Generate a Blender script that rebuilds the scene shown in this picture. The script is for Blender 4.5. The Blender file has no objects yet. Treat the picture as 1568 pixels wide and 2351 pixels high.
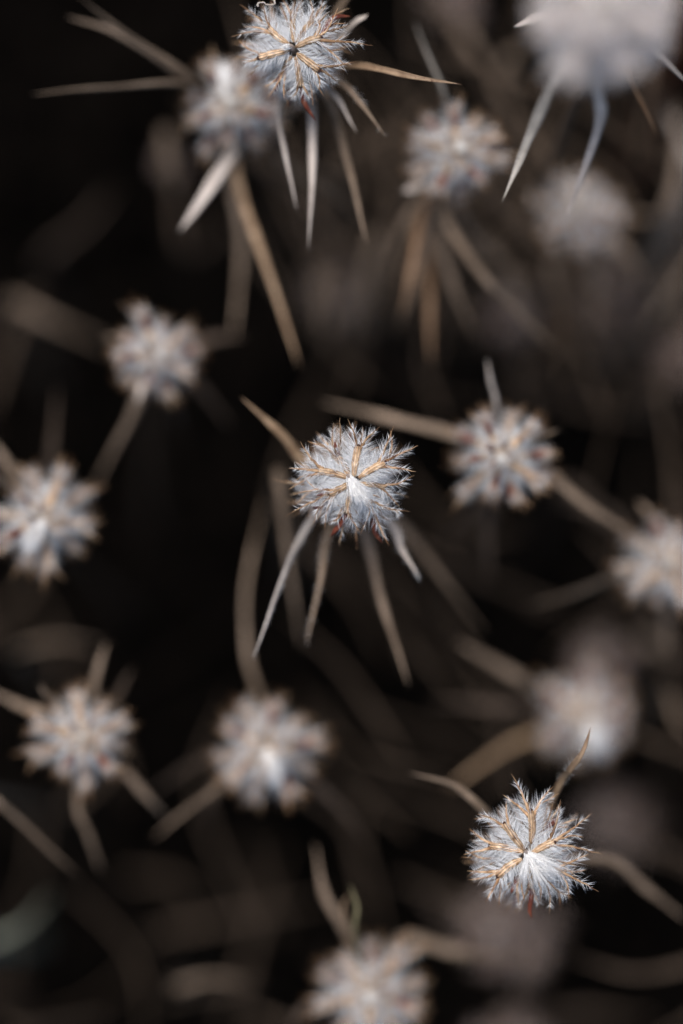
# Dried clover seed heads seen from above.  1 Blender unit = 1 cm.
import bpy, math, random
import numpy as np
from mathutils import Vector, Matrix

S = bpy.context.scene
S.unit_settings.scale_length = 0.01

# ------------------------------------------------------------------ camera
FOC, WID, TILT, FOCZ = 28.0, 7.5, math.radians(9), 15.0
FWD = np.array([0, math.sin(TILT), -math.cos(TILT)])
UP = np.array([0, math.cos(TILT), math.sin(TILT)])
RT = np.array([1.0, 0, 0])
CAMP = np.array([0, 0, FOCZ]) - FWD * FOC
cd = bpy.data.cameras.new('camera'); cam = bpy.data.objects.new('camera', cd)
S.collection.objects.link(cam); S.camera = cam
cam.location = CAMP; cam.rotation_euler = (TILT, 0, 0)
cd.sensor_fit = 'HORIZONTAL'; cd.sensor_width = 24; cd.lens = FOC / WID * 24
cd.clip_start = 1; cd.clip_end = 2000
cd.dof.use_dof = True; cd.dof.focus_distance = FOC
APR = 1.12                                   # lens opening radius, cm
cd.dof.aperture_fstop = cd.lens * 1e-3 / (2 * APR)

# ------------------------------------------------------------------ light
w = bpy.data.worlds.new('World'); S.world = w; w.use_nodes = True
nt = w.node_tree; nt.nodes.clear()
sky = nt.nodes.new('ShaderNodeTexSky'); sky.sky_type = 'NISHITA'; sky.sun_disc = False
SUN_EL, SUN_AZ = math.radians(76), math.radians(-35)
sky.sun_elevation = SUN_EL; sky.sun_rotation = SUN_AZ
sky.air_density = 1.0; sky.dust_density = 3.0; sky.ozone_density = 1.0
bg = nt.nodes.new('ShaderNodeBackground'); bg.inputs[1].default_value = 0.075
wo = nt.nodes.new('ShaderNodeOutputWorld')
nt.links.new(sky.outputs[0], bg.inputs[0]); nt.links.new(bg.outputs[0], wo.inputs[0])
sl = bpy.data.lights.new('sun', 'SUN'); sl.energy = 1.5; sl.angle = math.radians(30)
sl.color = (1.0, 0.93, 0.85)
so = bpy.data.objects.new('sun', sl); S.collection.objects.link(so)
# sun_rotation is measured from +Y towards +X
sd = Vector((math.sin(SUN_AZ) * math.cos(SUN_EL), math.cos(SUN_AZ) * math.cos(SUN_EL), math.sin(SUN_EL)))
so.rotation_euler = (-sd).to_track_quat('-Z', 'Y').to_euler(); so.location = (0, 0, 60)
S.view_settings.view_transform = 'Standard'; S.view_settings.look = 'None'
S.view_settings.gamma = 1; S.view_settings.exposure = 1.42
S.cycles.use_denoising = True
S.cycles.denoising_input_passes = 'RGB_ALBEDO_NORMAL'; S.cycles.denoising_prefilter = 'FAST'
S.cycles.use_adaptive_sampling = False
S.cycles.max_bounces = 7; S.cycles.diffuse_bounces = 5; S.cycles.transmission_bounces = 3
S.cycles.sample_clamp_indirect = 3

def P(u, v, d):
    """world point seen at (u, v) of the 1568x2351 view, d cm behind the focal plane"""
    k = (FOC + d) / FOC
    x = (u - 784) / 1568 * WID * k
    y = -(v - 1175.5) / 1568 * WID * k
    return CAMP + FWD * (FOC + d) + RT * x + UP * y

# ------------------------------------------------------------------ materials
def mat(name, build):
    m = bpy.data.materials.new(name); m.use_nodes = True
    n = m.node_tree; n.nodes.clear()
    out = n.nodes.new('ShaderNodeOutputMaterial')
    sh = build(n); n.links.new(sh, out.inputs[0]); return m

def ramp(n, fac, stops):
    r = n.nodes.new('ShaderNodeValToRGB'); e = r.color_ramp.elements
    while len(e) < len(stops): e.new(0.5)
    for el, (p, c) in zip(e, stops): el.position = p; el.color = (*c, 1)
    n.links.new(fac, r.inputs[0]); return r.outputs[0]

def noise(n, scale, detail=3, vec=None, rough=.5):
    t = n.nodes.new('ShaderNodeTexNoise'); t.inputs['Scale'].default_value = scale
    t.inputs['Detail'].default_value = detail; t.inputs['Roughness'].default_value = rough
    if vec is not None: n.links.new(vec, t.inputs['Vector'])
    return t.outputs['Fac']

def geo_pos(n): return n.nodes.new('ShaderNodeNewGeometry').outputs['Position']

def husk(name, stops, rough=.6, scale=9, trans=.12, speck=True, jitter=.25, spec=.25, rib=.45):
    """dry plant skin: patchy colour along it, dark specks, slight translucency"""
    def b(n):
        pos = geo_pos(n)
        col = ramp(n, noise(n, scale, 4, pos, .6), stops)
        if speck:
            sp = ramp(n, noise(n, 30, 3, pos, .7), [(.0, (1, 1, 1)), (.60, (1, 1, 1)), (.68, (.30, .17, .10))])
            mx = n.nodes.new('ShaderNodeMix'); mx.data_type = 'RGBA'; mx.blend_type = 'MULTIPLY'
            mx.inputs[0].default_value = 1
            n.links.new(col, mx.inputs[6]); n.links.new(sp, mx.inputs[7]); col = mx.outputs[2]
        at = n.nodes.new('ShaderNodeAttribute'); at.attribute_name = 'rib'
        ma = n.nodes.new('ShaderNodeMath'); ma.operation = 'MULTIPLY_ADD'; ma.inputs[1].default_value = rib; ma.inputs[2].default_value = 1
        n.links.new(at.outputs['Fac'], ma.inputs[0])
        hr_ = n.nodes.new('ShaderNodeHueSaturation'); n.links.new(col, hr_.inputs['Color']); n.links.new(ma.outputs[0], hr_.inputs['Value']); col = hr_.outputs[0]
        oi = n.nodes.new('ShaderNodeObjectInfo')
        hv = n.nodes.new('ShaderNodeHueSaturation')
        mr = n.nodes.new('ShaderNodeMapRange'); mr.inputs[3].default_value = 1 - jitter; mr.inputs[4].default_value = 1 + jitter
        n.links.new(oi.outputs['Random'], mr.inputs[0]); n.links.new(mr.outputs[0], hv.inputs['Value'])
        n.links.new(col, hv.inputs['Color']); col = hv.outputs[0]
        p = n.nodes.new('ShaderNodeBsdfPrincipled'); p.inputs['Roughness'].default_value = rough
        p.inputs['Specular IOR Level'].default_value = spec
        n.links.new(col, p.inputs['Base Color'])
        bp = n.nodes.new('ShaderNodeBump'); bp.inputs['Strength'].default_value = .35; bp.inputs['Distance'].default_value = .01
        n.links.new(noise(n, 70, 3, pos), bp.inputs['Height']); n.links.new(bp.outputs[0], p.inputs['Normal'])
        t = n.nodes.new('ShaderNodeBsdfTranslucent'); n.links.new(col, t.inputs[0])
        m = n.nodes.new('ShaderNodeMixShader'); m.inputs[0].default_value = trans
        n.links.new(p.outputs[0], m.inputs[1]); n.links.new(t.outputs[0], m.inputs[2]); return m.outputs[0]
    return mat(name, b)

def hairmat(name, col, trans=.35):
    def b(n):
        d = n.nodes.new('ShaderNodeBsdfPrincipled'); d.inputs['Base Color'].default_value = (*col, 1)
        d.inputs['Roughness'].default_value = .35; d.inputs['Specular IOR Level'].default_value = .5
        t = n.nodes.new('ShaderNodeBsdfTranslucent'); t.inputs[0].default_value = (*col, 1)
        m = n.nodes.new('ShaderNodeMixShader'); m.inputs[0].default_value = trans
        n.links.new(d.outputs[0], m.inputs[1]); n.links.new(t.outputs[0], m.inputs[2]); return m.outputs[0]
    return mat(name, b)

M = {}
M['tube'] = husk('calyx_skin', [(.28, (.10, .055, .030)), (.42, (.29, .185, .105)), (.58, (.46, .33, .21)), (.75, (.60, .48, .35))], scale=13)
M['lobe'] = husk('spine_skin', [(.30, (.07, .030, .015)), (.44, (.22, .122, .060)), (.6, (.40, .265, .155)), (.75, (.58, .44, .30))], scale=8, jitter=.4)
M['petal'] = husk('dried_petal', [(.3, (.03, .009, .006)), (.5, (.11, .027, .014)), (.7, (.19, .068, .034))], scale=10, speck=False, trans=.2)
M['pith'] = husk('spike_core', [(.3, (.16, .12, .10)), (.7, (.30, .26, .23))], scale=12)
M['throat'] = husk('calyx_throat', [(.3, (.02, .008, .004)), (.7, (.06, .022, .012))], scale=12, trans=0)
M['leaf'] = husk('leaf_taupe', [(.3, (.095, .068, .046)), (.5, (.155, .114, .080)), (.7, (.23, .172, .125))], scale=2.5, trans=.15)
M['pale'] = husk('leaf_pale_woolly', [(.3, (.40, .345, .30)), (.7, (.60, .53, .47))], scale=3, trans=.15, speck=False)
M['orange'] = husk('leaf_orange', [(.3, (.12, .066, .032)), (.7, (.21, .13, .075))], scale=2.5, trans=.15)
M['tanleaf'] = husk('leaf_tan', [(.3, (.15, .095, .055)), (.55, (.27, .185, .115)), (.75, (.36, .265, .175))], scale=5, trans=.12)
M['dark'] = husk('leaf_dark', [(.3, (.035, .026, .02)), (.7, (.07, .052, .04))], scale=2.5, spec=.05)
M['green'] = husk('leaf_green', [(.3, (.12, .105, .055)), (.7, (.22, .195, .11))], scale=4, speck=False)
M['sage'] = husk('leaf_sage', [(.3, (.12, .125, .095)), (.7, (.21, .215, .165))], scale=1.2, speck=False)
M['stem'] = husk('stem_brown', [(.3, (.04, .028, .02)), (.7, (.08, .058, .042))], scale=3, spec=.05)
M['old'] = husk('shade_toned_thatch', [(.3, (.001, .0008, .0007)), (.7, (.005, .0038, .003))], scale=.8, spec=.01)  # shade low between the plants is put into the thatch colour
M['shade'] = husk('shade_toned_stems', [(.3, (.010, .0075, .006)), (.7, (.034, .024, .018))], scale=2, spec=.02)  # stem colour darkened to carry the shade at mid height
M['straw'] = husk('dull_straw', [(.3, (.035, .025, .017)), (.7, (.085, .062, .045))], scale=2, spec=.05)
M['grey'] = husk('leaf_grey', [(.3, (.22, .20, .17)), (.7, (.34, .31, .27))], scale=2.5)
M['hair'] = hairmat('white_hair', (.87, .885, .895))
M['creamhair'] = hairmat('cream_hair', (.95, .91, .885))
M['tuft'] = hairmat('bright_hair', (.92, .92, .91), .25)
M['oldhair'] = hairmat('dull_hair', (.54, .43, .385))
def soil(n):
    pos = geo_pos(n)
    c = ramp(n, noise(n, .9, 6, pos, .65), [(.35, (.0006, .0005, .0005)), (.55, (.0015, .0013, .0011)), (.75, (.004, .0032, .0027))])  # dark soil, lowered further so its colour stands in for shade at depth
    p = n.nodes.new('ShaderNodeBsdfPrincipled'); p.inputs['Roughness'].default_value = .95
    p.inputs['Specular IOR Level'].default_value = .01
    n.links.new(c, p.inputs['Base Color'])
    b = n.nodes.new('ShaderNodeBump'); b.inputs['Distance'].default_value = .3
    n.links.new(noise(n, 3, 6, pos), b.inputs['Height']); n.links.new(b.outputs[0], p.inputs['Normal']); return p.outputs[0]
M['soil'] = mat('dark_soil', soil)

# ------------------------------------------------------------------ mesh helpers
rng = np.random.default_rng(7)
def nrm(a):
    a = np.asarray(a, float); return a / (np.linalg.norm(a, axis=-1, keepdims=True) + 1e-12)

def mesh(name, V, T=None, Q=None, m=None, smooth=True, rib=None):
    me = bpy.data.meshes.new(name)
    V = np.asarray(V, float)
    T = np.zeros((0, 3), int) if T is None else np.asarray(T, int).reshape(-1, 3)
    Q = np.zeros((0, 4), int) if Q is None else np.asarray(Q, int).reshape(-1, 4)
    me.vertices.add(len(V)); me.vertices.foreach_set('co', V.astype(np.float32).ravel())
    me.loops.add(T.size + Q.size)
    me.loops.foreach_set('vertex_index', np.concatenate([T.ravel(), Q.ravel()]).astype(np.int32))
    me.polygons.add(len(T) + len(Q))
    st = np.concatenate([np.arange(len(T)) * 3, T.size + np.arange(len(Q)) * 4]).astype(np.int32)
    me.polygons.foreach_set('loop_start', st)
    if m is not None: me.materials.append(m)
    me.update(calc_edges=True); me.validate()
    if rib is not None:
        a = me.attributes.new('rib', 'FLOAT', 'POINT'); a.data.foreach_set('value', np.asarray(rib, np.float32))
    if smooth: me.polygons.foreach_set('use_smooth', np.ones(len(me.polygons), bool))
    return me

def link(name, data, parent=None, kind=None, label=None, loc=None, mw=None):
    o = bpy.data.objects.new(name, data); S.collection.objects.link(o)
    if parent is not None: o.parent = parent
    if loc is not None: o.location = loc
    if mw is not None: o.matrix_local = mw
    if kind: o['kind'] = kind
    if label: o['label'] = label
    return o

def thing(name, label, cat, loc, group=None, data=None):
    o = link(name, data, loc=loc); o['label'] = label; o['category'] = cat
    if group: o['group'] = group
    return o

def spline(pts, n):
    """Catmull-Rom through pts, n samples"""
    p = np.asarray(pts, float)
    if len(p) == 2: p = np.array([p[0], (p[0] + p[1]) / 2, p[1]])
    q = np.vstack([2 * p[0] - p[1], p, 2 * p[-1] - p[-2]])
    out = []
    for s in np.linspace(0, len(p) - 1, n):
        i = min(int(s), len(p) - 2); t = s - i
        a, b, c, d = q[i], q[i + 1], q[i + 2], q[i + 3]
        out.append(.5 * ((2 * b) + (c - a) * t + (2 * a - 5 * b + 4 * c - d) * t * t + (3 * b - 3 * c + d - a) * t ** 3))
    return np.array(out)

def frames(path, up0):
    T = nrm(np.gradient(path, axis=0)); N = []
    n = np.asarray(up0, float)
    for t in T:
        n = n - t * n.dot(t)
        if np.linalg.norm(n) < 1e-6: n = np.cross(t, [1, .3, .2])
        n = n / np.linalg.norm(n); N.append(n)
    N = np.array(N); B = np.cross(T, N); return T, N, B

def sweep(path, rad, seg=8, up=(0, 0, 1), ribs=0, rib=.12, flat=1.0, jit=0, r=None):
    """tube round a path -> V, T, Q, frames"""
    path = np.asarray(path, float); rad = np.asarray(rad, float)
    T, N, B = frames(path, up)
    a = np.arange(seg) * 2 * np.pi / seg
    k = 1 + rib * np.cos(a * ribs) if ribs else np.ones(seg)
    ring = (N[:, None] * (np.sin(a) * k * flat)[None, :, None] + B[:, None] * (np.cos(a) * k)[None, :, None]) * rad[:, None, None]
    V = (path[:, None] + ring)
    if jit and r is not None: V = V + r.normal(0, 1, V.shape) * (jit * rad)[:, None, None]
    V = V.reshape(-1, 3); n = len(path)
    i = np.arange(n - 1)[:, None] * seg; j = np.arange(seg)[None]; j2 = (j + 1) % seg
    Q = np.stack([i + j, i + j2, i + seg + j2, i + seg + j], -1).reshape(-1, 4)
    V = np.vstack([V, path[0], path[-1]]); c0, c1 = len(V) - 2, len(V) - 1
    jj = np.arange(seg); e = (n - 1) * seg
    Tt = np.vstack([np.stack([np.full(seg, c0), (jj + 1) % seg, jj], 1), np.stack([np.full(seg, c1), e + jj, e + (jj + 1) % seg], 1)])
    return V, Tt, Q, (T, N, B)

def hairs(base, dirs, length, rad, r, bend=.25):
    """three-sided tapering hairs, bent once -> V, T, Q"""
    n = len(base); dirs = nrm(dirs); length = np.asarray(length).reshape(-1, 1) * np.ones((n, 1))
    s = nrm(np.cross(dirs, r.normal(size=(n, 3)))); t = np.cross(dirs, s)
    b = r.normal(size=(n, 3)); b = nrm(b - dirs * (b * dirs).sum(1, keepdims=True)) * length * bend * r.random((n, 1))
    a = np.array([0, 2.0944, 4.18879])
    off = (s[:, None] * np.cos(a)[None, :, None] + t[:, None] * np.sin(a)[None, :, None]) * rad
    mid = base + dirs * length * .5 + b * .3
    V = np.concatenate([base[:, None] + off, mid[:, None] + off * .75, (base + dirs * length + b)[:, None]], 1)  # n,7,3
    k = np.arange(n)[:, None, None] * 7
    Q = (k + np.array([[0, 1, 4, 3], [1, 2, 5, 4], [2, 0, 3, 5]])[None]).reshape(-1, 4)
    T = (k + np.array([[3, 4, 6], [4, 5, 6], [5, 3, 6]])[None]).reshape(-1, 3)
    return V.reshape(-1, 3), T, Q

def join(parts):
    Vs, Ts, Qs, o = [], [], [], 0
    for V, T, Q in parts:
        Vs.append(V); Ts.append(np.asarray(T).reshape(-1, 3) + o); Qs.append(np.asarray(Q).reshape(-1, 4) + o); o += len(V)
    return np.vstack(Vs), np.vstack(Ts), np.vstack(Qs)

# ------------------------------------------------------------------ one calyx
def calyx_meshes(base, fork, tips, up, r, nt=350, nl=70, petal=None, fine=False, w=1.0, hr=.0021, bare=.2, hm='hair', sk=('tube', 'lobe'), hq=.78):
    """base, fork: ends of the tube; tips: list of paths (fork end excluded) for the spines.
    up = the side facing outwards/upwards. returns dict of meshes in coordinates relative to base"""
    base = np.asarray(base, float); O = base.copy()
    f = np.asarray(fork, float) - O; up = nrm(up)
    L = np.linalg.norm(f); side = nrm(np.cross(f, up))
    out = {}
    n = 12 if fine else 8
    s = np.linspace(0, 1, n)
    path = np.outer(s, f) + np.outer(np.sin(s * np.pi), up * L * .06 + side * L * r.uniform(-.05, .05))
    rad = w * np.interp(s, [0, .12, .55, .9, 1], [.018, .032, .045, .043, .036]) * (1 + .06 * np.sin(s * 17 + r.uniform(0, 6)))
    sg = 30 if fine else 12; nr = 7 if fine else 4
    V, T, Q, (Tt, N, B) = sweep(path, rad, sg, up, ribs=nr, rib=.10, jit=.03, r=r)
    rb = np.tile(np.cos(np.arange(sg) * 2 * np.pi / sg * nr), n) * r.uniform(.6, 1.2) + r.normal(0, .25, sg * n)
    rb = np.concatenate([rb - .35 * np.repeat(np.interp(s, [0, .75, 1], [.6, 0, .3]), sg), [0, 0]])
    out['calyx'] = mesh('calyx', V, T, Q, M[sk[0]], rib=rb)
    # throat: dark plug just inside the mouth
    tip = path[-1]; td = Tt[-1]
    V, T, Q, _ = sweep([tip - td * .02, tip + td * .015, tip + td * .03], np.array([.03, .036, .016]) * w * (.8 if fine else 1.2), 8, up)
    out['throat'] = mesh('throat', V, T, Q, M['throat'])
    lob = []; H = []
    for tp in tips:
        tp = [np.asarray(p, float) - O for p in tp]
        d0 = nrm(tp[0] - f)
        st = f + d0 * .005 - td * .055 + (d0 - td * d0.dot(td)) * .024 * w
        pp = spline([st] + tp, 12 if fine else 8)
        ll = np.linalg.norm(np.diff(pp, axis=0), axis=1).sum()
        ss = np.linspace(0, 1, len(pp))
        wob = r.normal(0, .008 * ll, pp.shape); wob[0] = 0; pp = pp + wob * (ss > 0)[:, None] * .7
        rr = w * np.interp(ss, [0, .08, .3, .7, 1], [.028, .023, .015, .008, .0012])
        V, T, Q, (T2, N2, B2) = sweep(pp, rr, 8 if fine else 5, up, ribs=4 if fine else 0, rib=.1, flat=.75)
        lob.append(mesh('spine', V, T, Q, M[sk[1]]))
        k = nl
        q = r.random(k) * hq
        idx = q * (len(pp) - 1); i0 = np.minimum(idx.astype(int), len(pp) - 2); fr = (idx - i0)[:, None]
        bp = pp[i0] * (1 - fr) + pp[i0 + 1] * fr
        ang = r.uniform(0, 2 * np.pi, k)
        # most hairs stand out sideways and below the spine
        a2 = np.where(r.random(k) < .5, r.normal(-.25, .38, k), np.pi + r.normal(.25, .38, k))
        nd = B2[i0] * np.cos(a2)[:, None] + N2[i0] * np.sin(a2)[:, None]
        H.append(hairs(bp, nd * r.uniform(.35, .8, (k, 1)) + T2[i0] * r.uniform(.6, 1.15, (k, 1)) + r.normal(0, .15, (k, 3)),
                       (np.interp(q, [0, .35, .8], [.21, .17, .07]) * r.uniform(.5, 1.25, k)), hr, r, .06))
    # tube hairs: mostly from its flanks and underside
    k = nt
    q = r.random(k); idx = q * (len(path) - 1); i0 = np.minimum(idx.astype(int), len(path) - 2); fr = (idx - i0)[:, None]
    bp = path[i0] * (1 - fr) + path[i0 + 1] * fr
    a = r.uniform(0, 2 * np.pi, k * 4); a = a[(np.sin(a) < bare) | (r.random(k * 4) < .05)][:k]
    nd = B[i0] * np.cos(a)[:, None] + N[i0] * np.sin(a)[:, None]
    rr = np.interp(q, s, rad)[:, None]
    H.append(hairs(bp + nd * rr * .95, nd * r.uniform(.6, 1, (k, 1)) + Tt[i0] * r.uniform(.25, .8, (k, 1)) + r.normal(0, .10, (k, 3)),
                   r.uniform(.10, .28, k), hr, r, .08))
    V, T, Q = join(H)
    out['hairs'] = mesh('hairs', V, T, Q, M[hm], smooth=False)
    out['spines'] = lob
    if petal is not None:
        pt = [np.asarray(p, float) - O for p in petal]
        pp = spline([f - td * .02] + pt, 8); ss = np.linspace(0, 1, 8)
        V, T, Q, _ = sweep(pp, w * np.interp(ss, [0, .3, .7, 1], [.022, .042, .034, .006]), 8, up, flat=.45, ribs=3, rib=.15, jit=.08, r=r)
        out['petal'] = mesh('dried_petal', V, T, Q, M['petal'])
    return out

def put_calyx(parent, ms, mtx, spines=True):
    c = link('calyx', ms['calyx'], parent, mw=mtx)
    link('throat', ms['throat'], c)
    for l in ms['spines']: link('spine', l, c)
    link('hairs', ms['hairs'], c, 'stuff')
    if 'petal' in ms: link('dried_petal', ms['petal'], c, label='dark red dried petal sticking out of the calyx')
    return c

def local_variant(seed, nt, nl, fine=False, petal=False, w=1.0, spread=1.0, hm='hair', hr=.0021):
    """calyx along +X, up = +Z"""
    r = np.random.default_rng(seed)
    L = r.uniform(.25, .31); base = np.zeros(3); fork = np.array([L, 0, r.uniform(-.02, .03)])
    tips = []
    for k, a in enumerate([90, 20, 160, 225, 315]):
        a = math.radians(a + r.uniform(-14, 14)); sp = r.uniform(.34, .56) * spread; ll = r.uniform(.35, .56)
        if k == 3: ll *= 1.15
        d1 = np.array([math.cos(sp), math.sin(sp) * math.cos(a), math.sin(sp) * math.sin(a)])
        sp2 = sp + r.uniform(-.1, .35)
        d2 = np.array([math.cos(sp2), math.sin(sp2) * math.cos(a), math.sin(sp2) * math.sin(a) - .06])
        m = fork + d1 * ll * .5; tips.append([m, m + d2 * ll * .5])
    pt = None
    if petal:
        a = r.uniform(-.5, .5)
        pt = [fork + np.array([.11, .02 * a, .045]), fork + np.array([.21, .06 * a, .03]), fork + np.array([.30, .10 * a, -.02])]
    return calyx_meshes(base, fork, tips, (0, 0, 1), r, nt, nl, pt, fine, w, hr=hr, hm=hm, sk=('stem', 'stem') if hm == 'oldhair' else ('tube', 'lobe'), hq=.62)

VAR = [local_variant(100 + i, 230, 46, w=1.4, spread=.58) for i in range(7)]
VARP = [local_variant(200 + i, 230, 44, petal=True, w=1.4, spread=.58) for i in range(4)]
VARF = [local_variant(300 + i, 160, 45, fine=True) for i in range(5)]
VARFP = [local_variant(400 + i, 160, 45, fine=True, petal=True) for i in range(2)]
VARG = [local_variant(700 + i, 700, 130, w=.8, hm='creamhair', hr=.0032) for i in range(4)]
VARL = [local_variant(600 + i, 80, 30, petal=(i > 2), spread=.6) for i in range(5)]
VARD = [local_variant(500 + i, 130, 26, petal=(i == 2), hm='oldhair') for i in range(4)]

# ------------------------------------------------------------------ leaves and stems
def leaf_mesh(pts, width, mk, seed, fuzz=0):
    r = np.random.default_rng(seed)
    n = 26; path = spline(pts, n); s = np.linspace(0, 1, n)
    ph = r.uniform(0, 6, 3)
    path = path + np.stack([np.sin(s * 9 + ph[0]), np.sin(s * 8 + ph[1]), np.sin(s * 7 + ph[2])], 1) * .01 * np.sin(s * np.pi)[:, None]
    wd = width * .44 * np.interp(s, [0, .12, .4, .7, .9, 1], [.5, .8, 1, .74, .32, .03]) * (1 + .08 * np.sin(s * 23 + ph[0]))
    T, N, B = frames(path, -FWD + r.normal(0, .25, 3))
    tw = np.radians(25) * np.sin(s * 3 + ph[1])[:, None]
    N2 = N * np.cos(tw) + B * np.sin(tw); B2 = B * np.cos(tw) - N * np.sin(tw)
    th = np.minimum(.012, wd * .4)[:, None]; wd = wd[:, None]
    cs = [B2 * wd + N2 * wd * .35, B2 * wd * .5 + N2 * wd * .08 + N2 * th * .5, N2 * -wd * .12 + N2 * th * .3, -B2 * wd * .5 + N2 * wd * .08 + N2 * th * .5,
          -B2 * wd + N2 * wd * .35, -B2 * wd * .5 + N2 * wd * .05 - N2 * th, -N2 * wd * .12 - N2 * th * 2, B2 * wd * .5 + N2 * wd * .05 - N2 * th]
    V = np.stack([path + c for c in cs], 1).reshape(-1, 3); seg = 8
    i = np.arange(n - 1)[:, None] * seg; j = np.arange(seg)[None]; j2 = (j + 1) % seg
    Q = np.stack([i + j, i + j2, i + seg + j2, i + seg + j], -1).reshape(-1, 4)
    V = np.vstack([V, path[0], path[-1]]); c0, c1 = len(V) - 2, len(V) - 1; jj = np.arange(seg); e = (n - 1) * seg
    T3 = np.vstack([np.stack([np.full(seg, c0), (jj + 1) % seg, jj], 1), np.stack([np.full(seg, c1), e + jj, e + (jj + 1) % seg], 1)])
    hm = None
    if fuzz:
        q = r.random(fuzz); idx = q * (n - 1); i0 = np.minimum(idx.astype(int), n - 2); fr = (idx - i0)[:, None]
        sg = np.where(r.random(fuzz) < .5, 1, -1)[:, None]
        bp = path[i0] * (1 - fr) + path[i0 + 1] * fr + B2[i0] * sg * wd[i0] + N2[i0] * wd[i0] * .35
        hm = hairs(bp, T[i0] * .9 + B2[i0] * sg * r.uniform(.2, .7, (fuzz, 1)) + r.normal(0, .2, (fuzz, 3)), r.uniform(.04, .10, fuzz), .0014, r)
    rb = np.array([-.5, .1, .9, -.2, -.6, -.3, 0, -.3])[None] * .6 + r.normal(0, .18, (1, seg)) + r.normal(0, .10, (n, seg)) + .25 * np.sin(s * r.uniform(5, 14) + ph[2])[:, None]
    return (V, T3, Q), hm, np.concatenate([rb.ravel(), [0, 0]])

def add_leaf(parent, org, pts, width=.12, mk='leaf', seed=0, fuzz=0, label=None):
    (V, T, Q), hm, rb = leaf_mesh(pts, width, mk, seed, fuzz)
    o = link('leaf', mesh('leaf', V - pts[0], T, Q, M[mk], rib=rb), parent, label=label, loc=Vector(pts[0] - org))
    if hm: link('hairs', mesh('hairs', hm[0] - pts[0], hm[1], hm[2], M['hair'], smooth=False), o, 'stuff')
    return o

def axis_matrix(origin, z, spin):
    z = nrm(z); x = nrm(np.cross([0.13, 1, 0.07], z)); y = np.cross(z, x)
    m = Matrix(((x[0], y[0], z[0], origin[0]), (x[1], y[1], z[1], origin[1]), (x[2], y[2], z[2], origin[2]), (0, 0, 0, 1)))
    return m @ Matrix.Rotation(spin, 4, 'Z')

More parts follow.
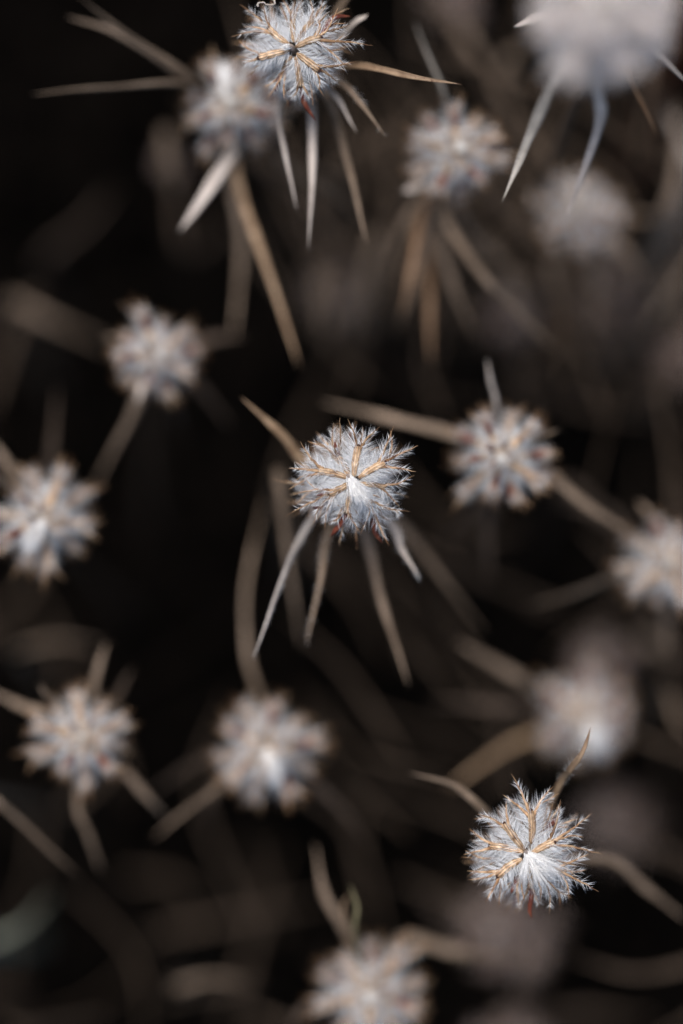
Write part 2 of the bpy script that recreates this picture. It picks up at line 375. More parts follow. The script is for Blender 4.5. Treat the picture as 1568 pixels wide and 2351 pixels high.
seedno = [1000]
GROUP = 'dried clover plants'
def plant(uvd, base_off, label, leaves=(), scale=1.0, rings=7, first=0, top=None, fine=0, deep=False, root=(0, 0),
          tuft=None, red=.3, seed=None, cream=False, group=GROUP, name='dried_clover', curved_axis=0):
    """uvd: where the tip of the spike is seen and how deep; base_off: shift (u, v) of the spike's foot"""
    seedno[0] += 1; r = np.random.default_rng(seed or seedno[0])
    soft = not top and not deep and not cream
    if soft: scale *= .91
    tip = P(*uvd)
    Lsp = (.30 + .27 * rings) * scale
    foot = P(uvd[0] + base_off[0], uvd[1] + base_off[1], uvd[2] + Lsp)
    ax = nrm(tip - foot); foot = tip - ax * Lsp
    org = np.array([foot[0] + root[0] + r.uniform(-1, 1), foot[1] + root[1] + r.uniform(-.8, 1.2), 0.0])
    t = thing(name, label, 'dried clover', Vector(org), group)
    # stem from the ground to the foot of the spike, then the core of the spike
    st = spline([org + [0, 0, -.1], org + [(foot[0] - org[0]) * .2, (foot[1] - org[1]) * .2, foot[2] * .45], foot - ax * 1.2, foot], 14) - org
    V, T, Q, _ = sweep(st, np.linspace(.075, .05, 14), 8)
    link('stem', mesh('stem', V, T, Q, M['stem']), t)
    cp = np.linspace(0, 1, 8)[:, None] * (tip - foot) + foot - org
    V, T, Q, _ = sweep(cp, np.array([.05, .13, .16, .16, .15, .12, .07, .015]) * scale, 10, jit=.05, r=r)
    link('spike_core', mesh('spike_core', V, T, Q, M['stem' if deep else 'pith']), t)
    spin0 = r.uniform(0, 6.28)
    ncal = 0
    soft = not top and not deep and not cream
    for k in range(first, rings):
        n = 5 if soft else (7 if 0 < k < 3 else 5)
        zz = (.09 + .27 * k) * scale
        el = [50, 20, 2, -4, -6, -8, -10, -12][k]
        rad0 = [.02, .05, .09, .11, .11, .11, .09, .07][k] * scale
        sc = ([.72, .95, .92, .90, .86, .82, .8, .8] if not soft else [.75, 1.08, 1.0, .92, .86, .82, .8, .8])[k] * scale * (.80 if top else 1)
        for i in range(n):
            a = spin0 + (k * math.pi / 5 if soft else k * .45) + i * 2 * math.pi / n + r.uniform(-.10, .10)
            m = axis_matrix(tip - org, ax, a) @ Matrix.Translation((rad0, 0, -zz + r.uniform(-.05, .05) * scale))
            m = m @ Matrix.Rotation(-math.radians(el + r.uniform(-15, 13)), 4, 'Y') @ Matrix.Rotation(r.uniform(-.5, .5), 4, 'X') @ Matrix.Scale(sc * r.uniform(.8, 1.15), 4)
            pt = r.random() < (red if k in (1, 2, 3) else .2)
            if deep: ms = VARD[r.integers(2)] if not pt else VARD[2]
            elif cream: ms = VARG[r.integers(4)]
            elif k > 2 or (k == 0 and not top): ms = VARL[3 + r.integers(2)] if pt else VARL[r.integers(3)]
            elif k < fine: ms = (VARFP[r.integers(2)] if pt else VARF[r.integers(5)])
            else: ms = (VARP[r.integers(4)] if pt else VAR[r.integers(7)])
            put_calyx(t, ms, m); ncal += 1
    # custom topmost whorl
    if top:
        for j, (b, f, tips, dz, pet, w) in enumerate(top):
            rr = np.random.default_rng(seedno[0] * 50 + j)
            d0 = uvd[2]
            bw = P(b[0], b[1], d0 + .10); fw = P(f[0], f[1], d0 + .12 + dz)
            tp = []
            for path in tips:
                q = []
                for i, c in enumerate(path):
                    dd = c[2] if len(c) > 2 else 0.03 * (i + 1)
                    q.append(P(c[0], c[1], d0 + .12 + dz + dd))
                tp.append(q)
            pp = None
            if pet: pp = [P(c[0], c[1], d0 + .2 + dz + .06 * i) for i, c in enumerate(pet)]
            ms = calyx_meshes(bw, fw, tp, ax, rr, 350, 44, pp, True, w * rr.uniform(.78, .95), hr=.0023)
            c = put_calyx(t, ms, Matrix.Translation(Vector(bw - org)))
            # fine inner spines behind are given by the lower whorls
    # tuft of young, still closed silky buds at the tip
    if tuft is None: tuft = [(0, 0, .25)]
    for (du, dv, ln) in tuft:
        e = P(uvd[0] + du, uvd[1] + dv, uvd[2] - .08); b0 = tip - ax * .05 * scale
        d = nrm(e - b0) if abs(du) + abs(dv) > 0 else ax
        k = 100 if top else (60 if deep else 480)
        ll = ln * scale; sd = nrm(np.cross(d, [.2, .3, 1])); sd2 = np.cross(d, sd)
        an = r.uniform(0, 6.28, k); rd = np.sqrt(r.random(k)) * (.032 if top else .06) * scale; al = r.random(k) * ll * .45
        bp = b0 + d * al[:, None] + (sd * np.cos(an)[:, None] + sd2 * np.sin(an)[:, None]) * rd[:, None]
        V, T, Q = hairs(bp, d + (sd * np.cos(an)[:, None] + sd2 * np.sin(an)[:, None]) * r.uniform(-.15, .26, (k, 1)), ll * r.uniform(.35, .9, k), .0028 if top else .0042, r, .10)
        link('tuft', mesh('tuft', V - b0, T, Q, M['tuft'], smooth=False), t, 'stuff', loc=Vector(b0 - org))
    for j, lf in enumerate(leaves):
        pts, wd, mk = lf[0], lf[1], lf[2]
        fz = lf[3] if len(lf) > 3 else 0
        start = foot - ax * r.uniform(-.5, .3) * scale
        add_leaf(t, org, np.array([start] + [P(*p) for p in pts]), wd, mk, seedno[0] * 31 + j, fz)
    return t, org, ax, tip, r

def zmap(x0, y0):
    return lambda x, y: ((x0 + x / 3.136) * .78361, (y0 + y / 3.136) * .78361)

def custom(z, specs):
    out = []
    for b, f, tips, dz, pet, w in specs:
        tt = [[(*z(c[0], c[1]), *c[2:]) for c in path] for path in tips]
        out.append((z(*b), z(*f), tt, dz, [z(*c) for c in pet] if pet else None, w))
    return out

# ------------------------------------------------------------------ the three sharp heads
zA = zmap(780, 1180)
topA = custom(zA, [
 ((805, 680), (845, 405), [[(815, 310), (750, 150)], [(930, 320), (1045, 220)], [(880, 330, .12), (885, 220, .3)]], .0, None, 1.0),
 ((850, 690), (1085, 550), [[(1090, 420), (1170, 215)], [(1230, 470), (1400, 395)], [(1200, 600), (1370, 632)], [(1150, 430, .15), (1140, 240, .3)]], -.04, None, 1.05),
 ((850, 740), (1090, 775), [[(1220, 740), (1360, 665)], [(1130, 850), (1230, 960)], [(1200, 830, .2), (1320, 870, .35)]], .12, None, .9),
 ((830, 790), (960, 925), [[(1050, 940), (1150, 930)], [(950, 1010), (860, 1220)], [(1120, 970), (1325, 1000)]], .08, None, .8),
 ((850, 850), (1000, 1000), [[(1040, 1130), (1130, 1320)], [(1080, 1060, .1), (1190, 1100, .2)], [(1180, 990, .1), (1235, 1080, .15)]], .25, [(990, 1120), (1010, 1210), (1070, 1290)], .9),
 ((760, 800), (730, 1010), [[(660, 1060), (570, 1115)], [(790, 1080), (860, 1190)], [(700, 1150, .2), (670, 1320, .35)]], .08, [(700, 1100), (640, 1170), (590, 1230)], .9),
 ((780, 730), (585, 835), [[(420, 910), (170, 1045)], [(490, 960), (435, 1105)], [(560, 980), (535, 1170)], [(460, 790), (350, 695)], [(620, 900), (680, 960)]], -.03, [(555, 880), (500, 970), (420, 960)], 1.0),
 ((750, 690), (480, 625), [[(410, 510), (315, 360)], [(400, 670), (350, 695)], [(340, 610, .0), (200, 600, .1)], [(360, 710, .1), (200, 800, .2)]], .04, None, .95),
 ((760, 660), (625, 480), [[(605, 340), (625, 190)], [(540, 410), (380, 355)], [(530, 350, .2), (460, 270, .4)]], .16, None, 1.0),
 ((740, 650), (600, 500), [[(650, 300, .2), (655, 170, .35)]], .35, None, .7),
])
tA = plant((800, 1093, -.14), (-6, 18), 'sharp dried clover head in the middle, straight pale leaves fanning out below it',
      [([(705, 1200, 1.35), (650, 1330, .95), (583, 1507, .8)], .115, 'pale', 70),
       ([(752, 1240, 1.6), (735, 1330, 1.3), (703, 1482, 1.25)], .10, 'leaf', 50),
       ([(845, 1250, 2.0), (885, 1400, 1.9), (938, 1575, 1.8)], .125, 'leaf'),
       ([(895, 1205, 1.5), (925, 1260, 1.1), (962, 1325, .9)], .11, 'pale', 50),
       ([(700, 1060, 1.7), (640, 990, 1.3), (553, 912, 1.1)], .13, 'tanleaf'),
       ([(930, 1215, 2.9), (1010, 1325, 3.2), (1115, 1455, 3.6)], .16, 'leaf')],
      rings=7, first=1, top=topA, fine=3, tuft=[(25, 36, .46), (14, 44, .38), (36, 38, .40)], seed=5, red=.25)

zB = zmap(1300, 2220)
topB = custom(zB, [
 ((800, 790), (800, 490), [[(720, 330), (625, 150)], [(900, 380), (1005, 265)], [(680, 440), (545, 340)], [(900, 420, .1), (1060, 330, .15)]], -.02, None, 1.05),
 ((800, 890), (1010, 775), [[(1200, 640), (1360, 505)], [(1035, 600), (1075, 380)], [(1200, 820), (1455, 885)], [(1150, 720), (1290, 730)]], -.04, None, 1.05),
 ((740, 850), (565, 610), [[(440, 560), (310, 520)], [(578, 520), (575, 390)], [(400, 560, .1), (275, 560, .15)]], .05, None, .95),
 ((730, 870), (430, 810), [[(310, 860), (180, 890)], [(340, 740, .1), (235, 650, .2)], [(360, 880, .1), (290, 980, .2)]], .12, None, .95),
 ((720, 930), (500, 1085), [[(350, 1050), (215, 1035)], [(380, 1100), (222, 1120)], [(450, 1210), (385, 1330)], [(520, 1220, .1), (505, 1380, .2)]], .0, None, 1.05),
 ((775, 960), (800, 1190), [[(740, 1290), (650, 1430)], [(850, 1290, .1), (880, 1370, .2)]], .15, [(805, 1280), (790, 1400), (810, 1480)], .85),
 ((810, 960), (955, 1150), [[(975, 1260), (968, 1450)], [(1060, 1230), (1180, 1290)]], .12, None, .7),
 ((830, 930), (1080, 1040), [[(1260, 1140), (1420, 1230)], [(1230, 930), (1335, 880)], [(1200, 1050, .1), (1310, 1030, .15)], [(1130, 1150), (1150, 1300)]], .02, None, .85),
 ((850, 850), (1060, 720), [[(1150, 600, .2), (1230, 500, .3)]], .3, None, .7),
])
tB = plant((1208, 1956, -.12), (-4, 22), 'sharp dried clover head near the lower right corner, one dry leaf curving up beside it',
      [([(1283, 1800, .75), (1310, 1768, .35), (1337, 1725, .05), (1357, 1667, -.05)], .10, 'tanleaf', 50),
       ([(1115, 1862, 1.4), (1060, 1815, 1.25), (1010, 1792, 1.2), (935, 1773, 1.35)], .105, 'leaf'),
       ([(1390, 1975, 2.3), (1480, 2035, 2.6), (1580, 2115, 2.9)], .15, 'leaf')],
      rings=7, first=1, top=topB, fine=3, tuft=[(38, 26, .50), (48, 48, .44), (-4, 55, .36), (28, 54, .46), (64, 30, .48)], seed=9, red=.2)

zC = zmap(650, 0)
topC = custom(zC, [
 ((680, 435), (905, 345), [[(1150, 385), (1387, 420)], [(970, 270), (1067, 70)], [(905, 240), (880, 190), (945, 130)], [(1010, 480), (1135, 610)], [(1050, 270, .1), (1190, 225, .2)]], -.05, [(990, 200), (1060, 150), (1180, 150)], 1.05),
 ((690, 390), (840, 190), [[(835, 100), (805, -20)], [(900, 90, .1), (930, -10, .15)]], .08, None, .9),
 ((660, 390), (650, 150), [[(610, 80), (555, -10)], [(700, 70), (745, -10)]], .18, None, .9),
 ((620, 410), (435, 265), [[(405, 170), (385, 40)], [(330, 255), (200, 245)], [(280, 290), (85, 335)], [(330, 160, .15), (165, 40, .3)]], .0, None, .95),
 ((620, 460), (345, 530), [[(270, 560), (200, 585)], [(260, 460, .1), (150, 370, .2)]], .0, None, 1.15),
 ((690, 490), (890, 645), [[(1000, 610), (1120, 590), (1240, 565)], [(895, 730), (898, 830)], [(1000, 700, .1), (1080, 790, .2)]], -.04, None, 1.0),
 ((680, 520), (720, 790), [[(780, 850), (812, 910)], [(680, 860), (620, 905)], [(760, 800), (790, 700)]], .1, [(740, 880), (780, 980), (862, 1110)], .95),
 ((640, 520), (560, 720), [[(520, 830, .1), (510, 920, .2)], [(600, 830, .1), (640, 950, .2)]], .3, [(620, 850), (640, 900), (600, 980)], .8),
])
tC = plant((666, 105, -.05), (30, 62), 'sharp dried clover head cut by the top edge, long straight leaves hanging below it',
      [([(640, 230, 1.3), (655, 350, 1.0), (681, 483, .95)], .105, 'pale'),
       ([(718, 275, 1.2), (715, 400, 1.0), (708, 575, .9)], .12, 'pale'),
       ([(765, 240, 1.6), (800, 380, 1.4), (843, 565, 1.3)], .125, 'leaf'),
       ([(765, 215, 1.1), (795, 260, .9), (820, 305, .8)], .07, 'pale'),
       ([(780, 190, .9), (830, 240, .7), (884, 313, .55)], .095, 'leaf', 30),
       ([(805, 153, .75), (880, 160, .35), (970, 180, .05), (1060, 194, .0)], .095, 'tanleaf'),
       ([(810, 60, .9), (845, 32, .7)], .08, 'pale'),
       ([(780, 20, 1.5), (830, -40, 1.2)], .08, 'leaf'),
       ([(640, 350, 3.4), (760, 440, 3.4), (845, 520, 3.6)], .15, 'leaf')],
      rings=7, first=1, top=topC, fine=3, tuft=[(-25, 5, .14)], seed=13, red=.35)
# white curled thread caught on the head
o = tC[1]
cu = [P(*zC(x, y), -.1) for x, y in [(335, 60), (335, 30), (380, 22), (430, 45), (480, 38), (488, 10), (462, -8)]]
V, T, Q, _ = sweep(spline(cu, 22) + np.random.default_rng(2).normal(0, .004, (22, 3)), np.interp(np.linspace(0, 1, 22), [0, .5, 1], [.011, .006, .013]) * (1 + .25 * np.sin(np.arange(22) * 2.1)), 6)
th = thing('curled_thread', 'tiny white curled thread caught at the top of the sharp head by the top edge', 'thread', Vector(cu[0]), None,
           mesh('curled_thread', V - cu[0], T, Q, M['pale']))

# ------------------------------------------------------------------ the soft heads
plant((530, 240, 2.0), (20, 26), 'blurred dried clover head half hidden behind the sharp top one, long leaves reaching left',
      [([(440, 180, 2.0), (310, 90, 1.7), (180, -8, 1.5)], .14, 'leaf'),
       ([(430, 180, 2.1), (280, 80, 1.9), (152, 38, 1.8)], .12, 'leaf'),
       ([(420, 193, 2.0), (240, 200, 1.6), (72, 217, 1.5)], .12, 'leaf'),
       ([(535, 345, 2.2), (480, 430, 1.9), (412, 532, 1.9)], .23, 'pale'),
       ([(545, 400, 2.8), (600, 570, 2.4), (688, 845, 2.4)], .17, 'tanleaf'),
       ([(530, 400, 3.8), (555, 560, 3.8), (535, 790, 4.0)], .15, 'leaf')],
      scale=.9, red=.8, tuft=[(-20, -100, .55), (0, 0, .2)], seed=21)
plant((1050, 345, 1.9), (-16, 26), 'blurred clover head with a leaf pointing up, right of the sharp top head',
      [([(1025, 240, 1.9), (990, 150, 1.7), (952, 50, 1.8)], .14, 'grey'),
       ([(1020, 490, 3.0), (1110, 640, 2.5), (1170, 700, 2.9), (1300, 825, 3.6)], .16, 'leaf'),
       ([(975, 500, 3.3), (960, 620, 3.4), (908, 765, 3.8)], .13, 'leaf'),
       ([(1000, 520, 3.4), (1035, 640, 3.4), (1092, 775, 3.9)], .14, 'leaf'),
       ([(985, 560, 3.6), (985, 700, 3.2), (990, 835, 3.2)], .14, 'orange'),
       ([(965, 500, 3.0), (945, 620, 2.8), (922, 725, 3.0)], .12, 'orange'),
       ([(960, 425, 2.4), (925, 440, 2.2)], .16, 'pale'),
       ([(945, 480, 3.4), (900, 570, 3.8), (870, 660, 4.4)], .10, 'leaf'),
       ([(1000, 500, 4.2), (1000, 620, 4.6), (1030, 740, 5.2)], .10, 'dark'),
       ([(1050, 480, 4), (1120, 580, 4.6), (1210, 650, 5.2)], .10, 'leaf'),
       ([(960, 500, 4), (935, 600, 4.6), (880, 720, 5.2)], .09, 'tanleaf'),
       ([(1130, 330, 2.4), (1170, 332, 2.3)], .08, 'petal')],
      scale=.88, red=.4, tuft=[(10, -10, .2)], seed=22)
plant((1335, 480, 4.0), (-5, 20), 'very soft greyish clover head lying behind a hanging leaf tip at the upper right',
      [([(1270, 600, 5.2), (1290, 720, 5.5)], .13, 'leaf'), ([(1420, 560, 5.0), (1480, 650, 5.4)], .13, 'leaf'),
       ([(1270, 400, 5), (1240, 330, 5)], .12, 'leaf'), ([(1370, 600, 5.6), (1360, 800, 6)], .15, 'leaf')],
      scale=.86, red=.25, seed=23)
plant((1385, 30, -4.4), (5, 14), 'large pale out of focus clover head at the top edge, nearest the camera',
      [([(1285, 165, -1.3), (1225, 290, -.7), (1190, 380, -.35), (1152, 465, -.3)], .14, 'grey'),
       ([(1372, 180, -1.5), (1376, 270, -1.0), (1345, 380, -.6), (1297, 505, -.5)], .15, 'pale'),
       ([(1490, 112, -1.1), (1590, 200, -.5)], .095, 'pale'),
       ([(1290, 25, -1.6), (1230, 45, -.6), (1178, 62, -.1)], .17, 'pale'),
       ([(1450, 190, .3), (1512, 320, 1.2)], .13, 'orange')],
      scale=1.05, red=.12, seed=24, cream=True)
plant((360, 810, 2.2), (-4, 20), 'small blurred clover head alone at the left, above the middle of the photo',
      [([(325, 900, 3.0), (290, 980, 3.2), (210, 1130, 3.9)], .17, 'leaf'),
       ([(460, 785, 3.9), (560, 770, 4.0)], .15, 'dark'), ([(440, 870, 4.0), (530, 980, 4.4)], .15, 'dark'),
       ([(280, 785, 3.3), (235, 775, 3.3)], .09, 'leaf'), ([(390, 900, 4.2), (420, 1010, 5)], .14, 'dark'),
       ([(330, 880, 2.6), (315, 925, 2.5)], .13, 'pale')],
      scale=.82, red=.5, tuft=[(10, 0, .2)], seed=25)
plant((1150, 1045, 1.35), (2, 14), 'softly blurred clover head right of the middle one, single white leaf standing upright',
      [([(1140, 950, 1.9), (1130, 890, 1.7), (1118, 825, 1.7)], .15, 'pale'),
       ([(1040, 1000, 2.6), (900, 960, 2.7), (735, 922, 3.0)], .15, 'leaf'),
       ([(1255, 1085, 2.6), (1350, 1160, 2.6), (1480, 1250, 2.9)], .165, 'leaf'),
       ([(1120, 1190, 3.6), (1125, 1340, 4.2)], .14, 'dark'), ([(1070, 1190, 3.8), (990, 1265, 4.2)], .13, 'dark'),
       ([(1250, 1000, 1.7), (1290, 985, 1.7)], .07, 'leaf')],
      scale=.9, red=.6, tuft=[(0, 10, .2)], seed=26)
plant((100, 1190, 1.7), (2, 12), 'blurred clover head with a bright white tuft, cut by the left edge below the middle',
      [([(115, 1080, 3.4), (130, 880, 4.0)], .15, 'dark'), ([(125, 1110, 2.0), (140, 1055, 1.7)], .10, 'leaf'),
       ([(20, 1070, 2.8), (-30, 1000, 3)], .13, 'leaf'), ([(5, 1250, 2.4), (-60, 1300, 2.4)], .12, 'leaf'), ([(0, 1095, 1.3), (-30, 1060, 1)], .09, 'tanleaf')],
      scale=.90, red=.35, tuft=[(-17, 36, .55), (-10, 28, .46), (-24, 30, .42)], seed=27)
plant((1535, 1290, 2.5), (-4, 18), 'blurred clover head cut by the right edge just below the middle of the photo',
      [([(1450, 1315, 3.1), (1330, 1355, 3.2), (1215, 1392, 3.6)], .16, 'leaf'), ([(1490, 1260, 3.2), (1400, 1200, 3.4), (1270, 1160, 3.8)], .13, 'dark'),
       ([(1530, 1400, 4), (1530, 1510, 4.4)], .14, 'leaf'), ([(1495, 1190, 3.0), (1465, 1150, 3.0)], .12, 'leaf')],
      scale=.88, red=.45, seed=28)
plant((190, 1690, 1.8), (0, 14), 'blurred star shaped clover head at the lower left with a brown leaf tip above it',
      [([(100, 1640, 2.5), (40, 1615, 2.6), (-40, 1580, 2.8)], .14, 'leaf'), ([(210, 1580, 2.6), (245, 1475, 2.6)], .13, 'leaf'),
       ([(265, 1600, 3), (305, 1535, 3)], .10, 'dark'), ([(285, 1770, 2.8), (340, 1830, 2.8), (385, 1880, 3.3)], .13, 'leaf'),
       ([(180, 1840, 2.7), (200, 1910, 2.8), (235, 2005, 3.2)], .13, 'leaf'), ([(110, 1600, 2), (90, 1570, 2)], .07, 'leaf')],
      scale=.86, red=.35, tuft=[(0, 0, .12)], seed=29)
plant((615, 1715, 2.3), (-2, 16), 'blurred round clover head at the lower centre with one leaf slanting down to the left',
      [([(510, 1800, 2.9), (430, 1860, 3.0), (352, 1925, 3.2)], .14, 'leaf'), ([(598, 1600, 3.5), (566, 1500, 3.3), (566, 1340, 3.4), (612, 1130, 4.0)], .10, 'leaf'),
       ([(720, 1790, 3.6), (845, 1930, 4.2)], .14, 'dark'), ([(495, 1810, 4), (470, 1900, 4.4)], .12, 'dark'),
       ([(480, 1740, 4), (330, 1830, 4.6)], .13, 'dark')],
      scale=.94, red=.3, tuft=[(12, 55, .55), (2, 45, .45), (24, 44, .4)], seed=30)
plant((1340, 1640, 4.3), (4, 20), 'hazy clover head with red petals directly above the sharp lower right one',
      [([(1240, 1590, 4.4), (1150, 1530, 4.0), (1045, 1470, 3.9)], .19, 'leaf'), ([(1210, 1625, 5), (980, 1612, 5.2)], .16, 'dark'),
       ([(1200, 1700, 5.2), (1110, 1750, 4.6), (1030, 1812, 4.4)], .14, 'tanleaf')],
      scale=.98, red=.9, tuft=[(30, 60, .6), (20, 66, .55), (42, 56, .5)], seed=31)
plant((850, 2280, 2.3), (2, 12), 'blurred clover head rising from the bottom edge, just right of the middle',
      [([(805, 2160, 2.9), (745, 2050, 2.5), (722, 1935, 2.7)], .13, 'leaf'), ([(815, 2150, 1.9), (820, 2080, 1.6), (803, 2030, 1.6)], .075, 'green'),
       ([(920, 2160, 3.8), (1060, 2185, 3.8), (1240, 2210, 4.4)], .19, 'leaf'), ([(720, 2300, 3), (650, 2370, 3)], .12, 'dark'),
       ([(790, 2110, 2.2), (800, 2050, 1.9)], .07, 'tanleaf')],
      scale=.98, red=.3, tuft=[(0, 10, .2)], seed=32)

# ------------------------------------------------------------------ deep, nearly dissolved heads
DG = 'dissolved clover heads deep in the background'
DEEP = [
 ((800, 690, 8), .8, 'pinkish dissolved clover head between the leaf tips above the middle head', [([(745, 640, 7.5), (755, 790, 7.5)], .3, 'leaf'), ([(860, 640, 7.5), (815, 820, 8)], .25, 'leaf')]),
 ((388, 350, 7.5), .38, 'faint brown dissolved clover head below left of the upper left head', [([(375, 300, 6), (385, 380, 5.6), (412, 470, 6)], .22, 'leaf')]),
 ((1175, 690, 7), .7, 'grey dissolved clover head crossed by a long slanting leaf at the upper right', []),
 ((1400, 650, 8), .95, 'purplish dissolved clover head below the very soft grey one on the right', [([(1400, 760, 8), (1350, 830, 8)], .25, 'dark')]),
 ((1375, 1500, 6.5), .75, 'dim dissolved clover head above the hazy red petalled one', []),
 ((1385, 1880, 9), .9, 'dim brownish dissolved clover head right of the sharp lower right one', []),
 ((1140, 2140, 6.0), 1.15, 'pale pinkish dissolved clover head below left of the sharp lower right one', [([(1060, 2120, 8), (960, 2040, 8)], .3, 'dark')]),
 ((1060, 20, 7), .6, 'dim dissolved clover head at the top edge left of the large pale one', [([(1060, 60, 7), (1130, 220, 7)], .28, 'leaf')]),
 ((1130, 2400, 5.5), .9, 'dark reddish dissolved clover head peeking in at the bottom edge', [([(1120, 2350, 6), (1270, 2240, 6)], .2, 'dark')]),
 ((1600, 800, 7), .8, 'dissolved clover head at the right edge above the middle', [([(1560, 620, 6), (1480, 760, 6.5)], .24, 'leaf'), ([(1530, 850, 7), (1480, 930, 7)], .3, 'dark')]),
]
OFFS = [(60, 90), (-70, 60), (20, 110), (-40, -50), (90, 20)]
for uvd, sc, lab, lv in DEEP:
    plant(uvd, OFFS[len(lab) % 5], lab, lv, scale=sc * 1.0, rings=3, deep=True, tuft=[(0, 0, .15)], red=.4, group=DG)

# ------------------------------------------------------------------ single dry blades between the plants
def blade(pts, width, mk, label, cat='dry leaf', name='dry_blade', fuzz=0):
    seedno[0] += 1
    p = np.array([P(*q) for q in pts])
    root = p[0].copy(); root = np.array([root[0], root[1], 0])
    full = np.vstack([root, (root + p[0]) / 2 + [0, 0, 1.0], p])
    (V, T, Q), _, rb = leaf_mesh(full, width, mk, seedno[0])
    thing(name, label, cat, Vector(root), 'dry blades between the clover plants', mesh(name, V - root, T, Q, M[mk]))
blade([(-40, 1810, 2.6), (60, 1900, 2.5), (185, 2015, 2.8)], .15, 'leaf', 'straight taupe blade sloping in from the left edge below the lower left head')
blade([(640, 1080, 3.2), (655, 1250, 3.0), (695, 1500, 3.4)], .20, 'leaf', 'broad blurred tan blade just left of the middle head')
blade([(1500, 540, 5), (1545, 430, 4.2), (1555, 230, 4.2)], .26, 'leaf', 'broad blurred blade standing along the right edge near the top')
blade([(1610, 560, 5), (1555, 640, 4.8), (1470, 770, 5)], .2, 'leaf', 'blurred blade slanting in from the right edge above the middle')
blade([(1420, 520, 6), (1500, 500, 5.5), (1600, 520, 5.5)], .2, 'leaf', 'brownish blurred blade lying level beside the very soft grey head')
blade([(20, 700, 8), (120, 740, 7.5), (260, 800, 8)], .3, 'leaf', 'wide faint brown blade at the left edge level with the small left head')
blade([(100, 600, 10), (190, 520, 9), (260, 430, 9)], .18, 'dark', 'faint dark blade in the empty dark upper left')
blade([(40, 1500, 7), (130, 1470, 6.5), (240, 1490, 6.5)], .2, 'leaf', 'faint brown blade lying level above the lower left head')
blade([(-30, 2170, 7), (50, 2130, 6.6), (120, 2050, 7)], .34, 'sage', 'faint sage green blade at the left edge near the bottom')
blade([(400, 2262, 6), (490, 2245, 5.6), (590, 2262, 6)], .17, 'leaf', 'faint tan blade lying level near the bottom edge')
blade([(1180, 130, 7), (1140, 190, 7), (1190, 260, 7)], .25, 'leaf', 'short faint tan blade left of the large pale head')
blade([(1290, 1120, 7), (1380, 1180, 7), (1520, 1270, 7)], .3, 'dark', 'wide dim blade behind the head at the right edge')
blade([(1470, 1460, 8), (1540, 1500, 8), (1620, 1500, 8)], .35, 'leaf', 'wide faint olive blade at the right edge above the hazy head')
blade([(1530, 1580, 6), (1560, 1660, 5), (1600, 1700, 5)], .2, 'leaf', 'short blurred blade at the right edge beside the hazy head')
blade([(870, 540, 6.5), (840, 640, 6.3), (800, 800, 6.5)], .2, 'leaf', 'blurred tan blade below the sharp top head')
blade([(950, 430, 6), (900, 520, 6), (850, 600, 6.4)], .2, 'dark', 'dim brown blade left of the blurred head with the upward leaf')
blade([(1350, 60, 8), (1500, 240, 8), (1600, 300, 8)], .25, 'dark', 'dim brown blade behind the large pale head')
blade([(1560, 100, 7), (1540, 0, 7), (1560, -80, 7)], .3, 'petal', 'dark red blurred blade in the upper right corner', name='dry_blade')

blade([(1600, 420, 5.5), (1570, 330, 5), (1530, 250, 5)], .3, 'pale', 'pale woolly blurred blade reaching down the right edge below the top corner')
blade([(780, 430, 6), (700, 400, 5.6), (600, 370, 5.8)], .14, 'leaf', 'thin blurred blade crossing behind the hanging leaves of the top head')
blade([(1330, 620, 6.5), (1290, 720, 6), (1270, 830, 6.5)], .16, 'orange', 'orange brown blurred blade below the very soft grey head')
blade([(1100, 560, 6), (1180, 650, 5.6), (1250, 760, 6)], .2, 'leaf', 'blurred blade crossing the grey patch at the upper right')
# ------------------------------------------------------------------ ground and thatch
N = 80
g = np.linspace(-1, 1, N); gx = np.sign(g) * np.abs(g) ** 3 * 300
X, Y = np.meshgrid(gx, gx); r = np.random.default_rng(3)
Z = r.normal(0, .12, X.shape) * (np.hypot(X, Y) < 40) - .15
V = np.stack([X, Y, Z], -1).reshape(-1, 3)
i = (np.arange(N - 1)[:, None] * N + np.arange(N - 1)[None]).ravel()
Q = np.stack([i, i + 1, i + N + 1, i + N], 1)
link('ground', mesh('ground', V, None, Q, M['soil']), None, 'structure')

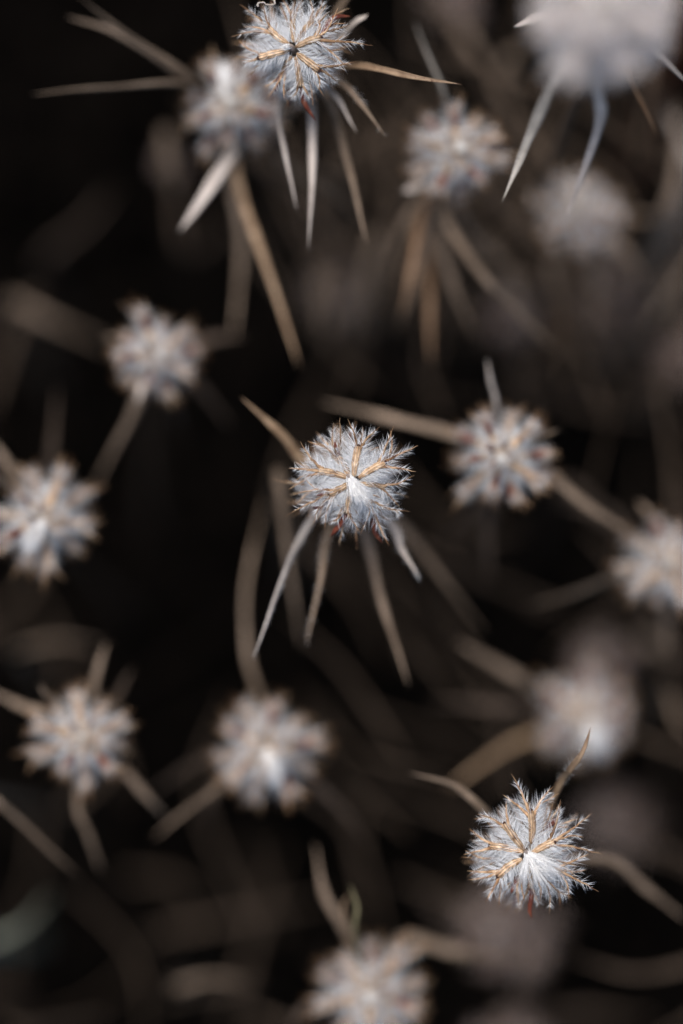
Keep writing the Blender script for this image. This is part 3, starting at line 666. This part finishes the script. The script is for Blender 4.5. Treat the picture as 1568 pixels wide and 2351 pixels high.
r = np.random.default_rng(11); parts = []
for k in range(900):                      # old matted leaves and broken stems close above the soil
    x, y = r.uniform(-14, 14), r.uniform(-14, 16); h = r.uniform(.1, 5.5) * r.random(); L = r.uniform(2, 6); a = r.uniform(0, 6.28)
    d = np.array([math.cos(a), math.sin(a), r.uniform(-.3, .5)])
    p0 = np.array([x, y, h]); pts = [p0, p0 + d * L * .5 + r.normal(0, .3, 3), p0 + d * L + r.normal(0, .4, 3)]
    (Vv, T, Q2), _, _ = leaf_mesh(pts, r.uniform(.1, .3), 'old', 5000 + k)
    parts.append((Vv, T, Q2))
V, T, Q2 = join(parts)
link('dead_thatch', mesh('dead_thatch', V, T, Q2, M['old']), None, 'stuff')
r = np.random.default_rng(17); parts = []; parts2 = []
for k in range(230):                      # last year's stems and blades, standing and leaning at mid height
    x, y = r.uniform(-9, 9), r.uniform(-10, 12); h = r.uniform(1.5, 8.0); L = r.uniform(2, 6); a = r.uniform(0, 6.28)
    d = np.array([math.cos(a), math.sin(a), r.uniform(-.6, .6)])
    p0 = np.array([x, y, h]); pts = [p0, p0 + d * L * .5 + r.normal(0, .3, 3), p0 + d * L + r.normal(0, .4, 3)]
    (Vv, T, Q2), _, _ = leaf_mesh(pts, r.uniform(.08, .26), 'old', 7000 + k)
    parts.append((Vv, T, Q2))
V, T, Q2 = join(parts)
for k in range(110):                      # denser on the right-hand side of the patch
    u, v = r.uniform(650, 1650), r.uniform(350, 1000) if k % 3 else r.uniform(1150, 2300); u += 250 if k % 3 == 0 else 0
    p0 = P(u, v, r.uniform(4.5, 9)); a = r.normal(math.pi * .6, .6); L = r.uniform(1.5, 4)
    d = np.array([math.cos(a), math.sin(a), r.uniform(-.4, .5)])
    (Vv, T, Q2), _, _ = leaf_mesh([p0, p0 + d * L * .5 + r.normal(0, .25, 3), p0 + d * L], r.uniform(.04, .11), 'old', 9000 + k)
    parts2.append((Vv, T, Q2))
for k in range(28):                       # and fainter ones on the left and along the bottom
    u, v = (r.uniform(-100, 750), r.uniform(500, 2400)) if k % 2 else (r.uniform(100, 1500), r.uniform(1850, 2450))
    p0 = P(u, v, r.uniform(7, 11)); a = r.uniform(0, 6.28); L = r.uniform(1.2, 3.5)
    d = np.array([math.cos(a), math.sin(a), r.uniform(-.3, .4)])
    (Vv, T, Q2), _, _ = leaf_mesh([p0, p0 + d * L * .5 + r.normal(0, .3, 3), p0 + d * L], r.uniform(.06, .16), 'old', 9500 + k)
    parts2.append((Vv, T, Q2))
V2, T2_, Q22 = join(parts2)
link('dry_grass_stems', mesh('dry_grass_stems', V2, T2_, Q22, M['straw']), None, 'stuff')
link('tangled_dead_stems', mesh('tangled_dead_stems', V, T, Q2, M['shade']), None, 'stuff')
print('objects', len(bpy.data.objects), 'tris', sum(len(m.loops) - 2 * len(m.polygons) for m in bpy.data.meshes))
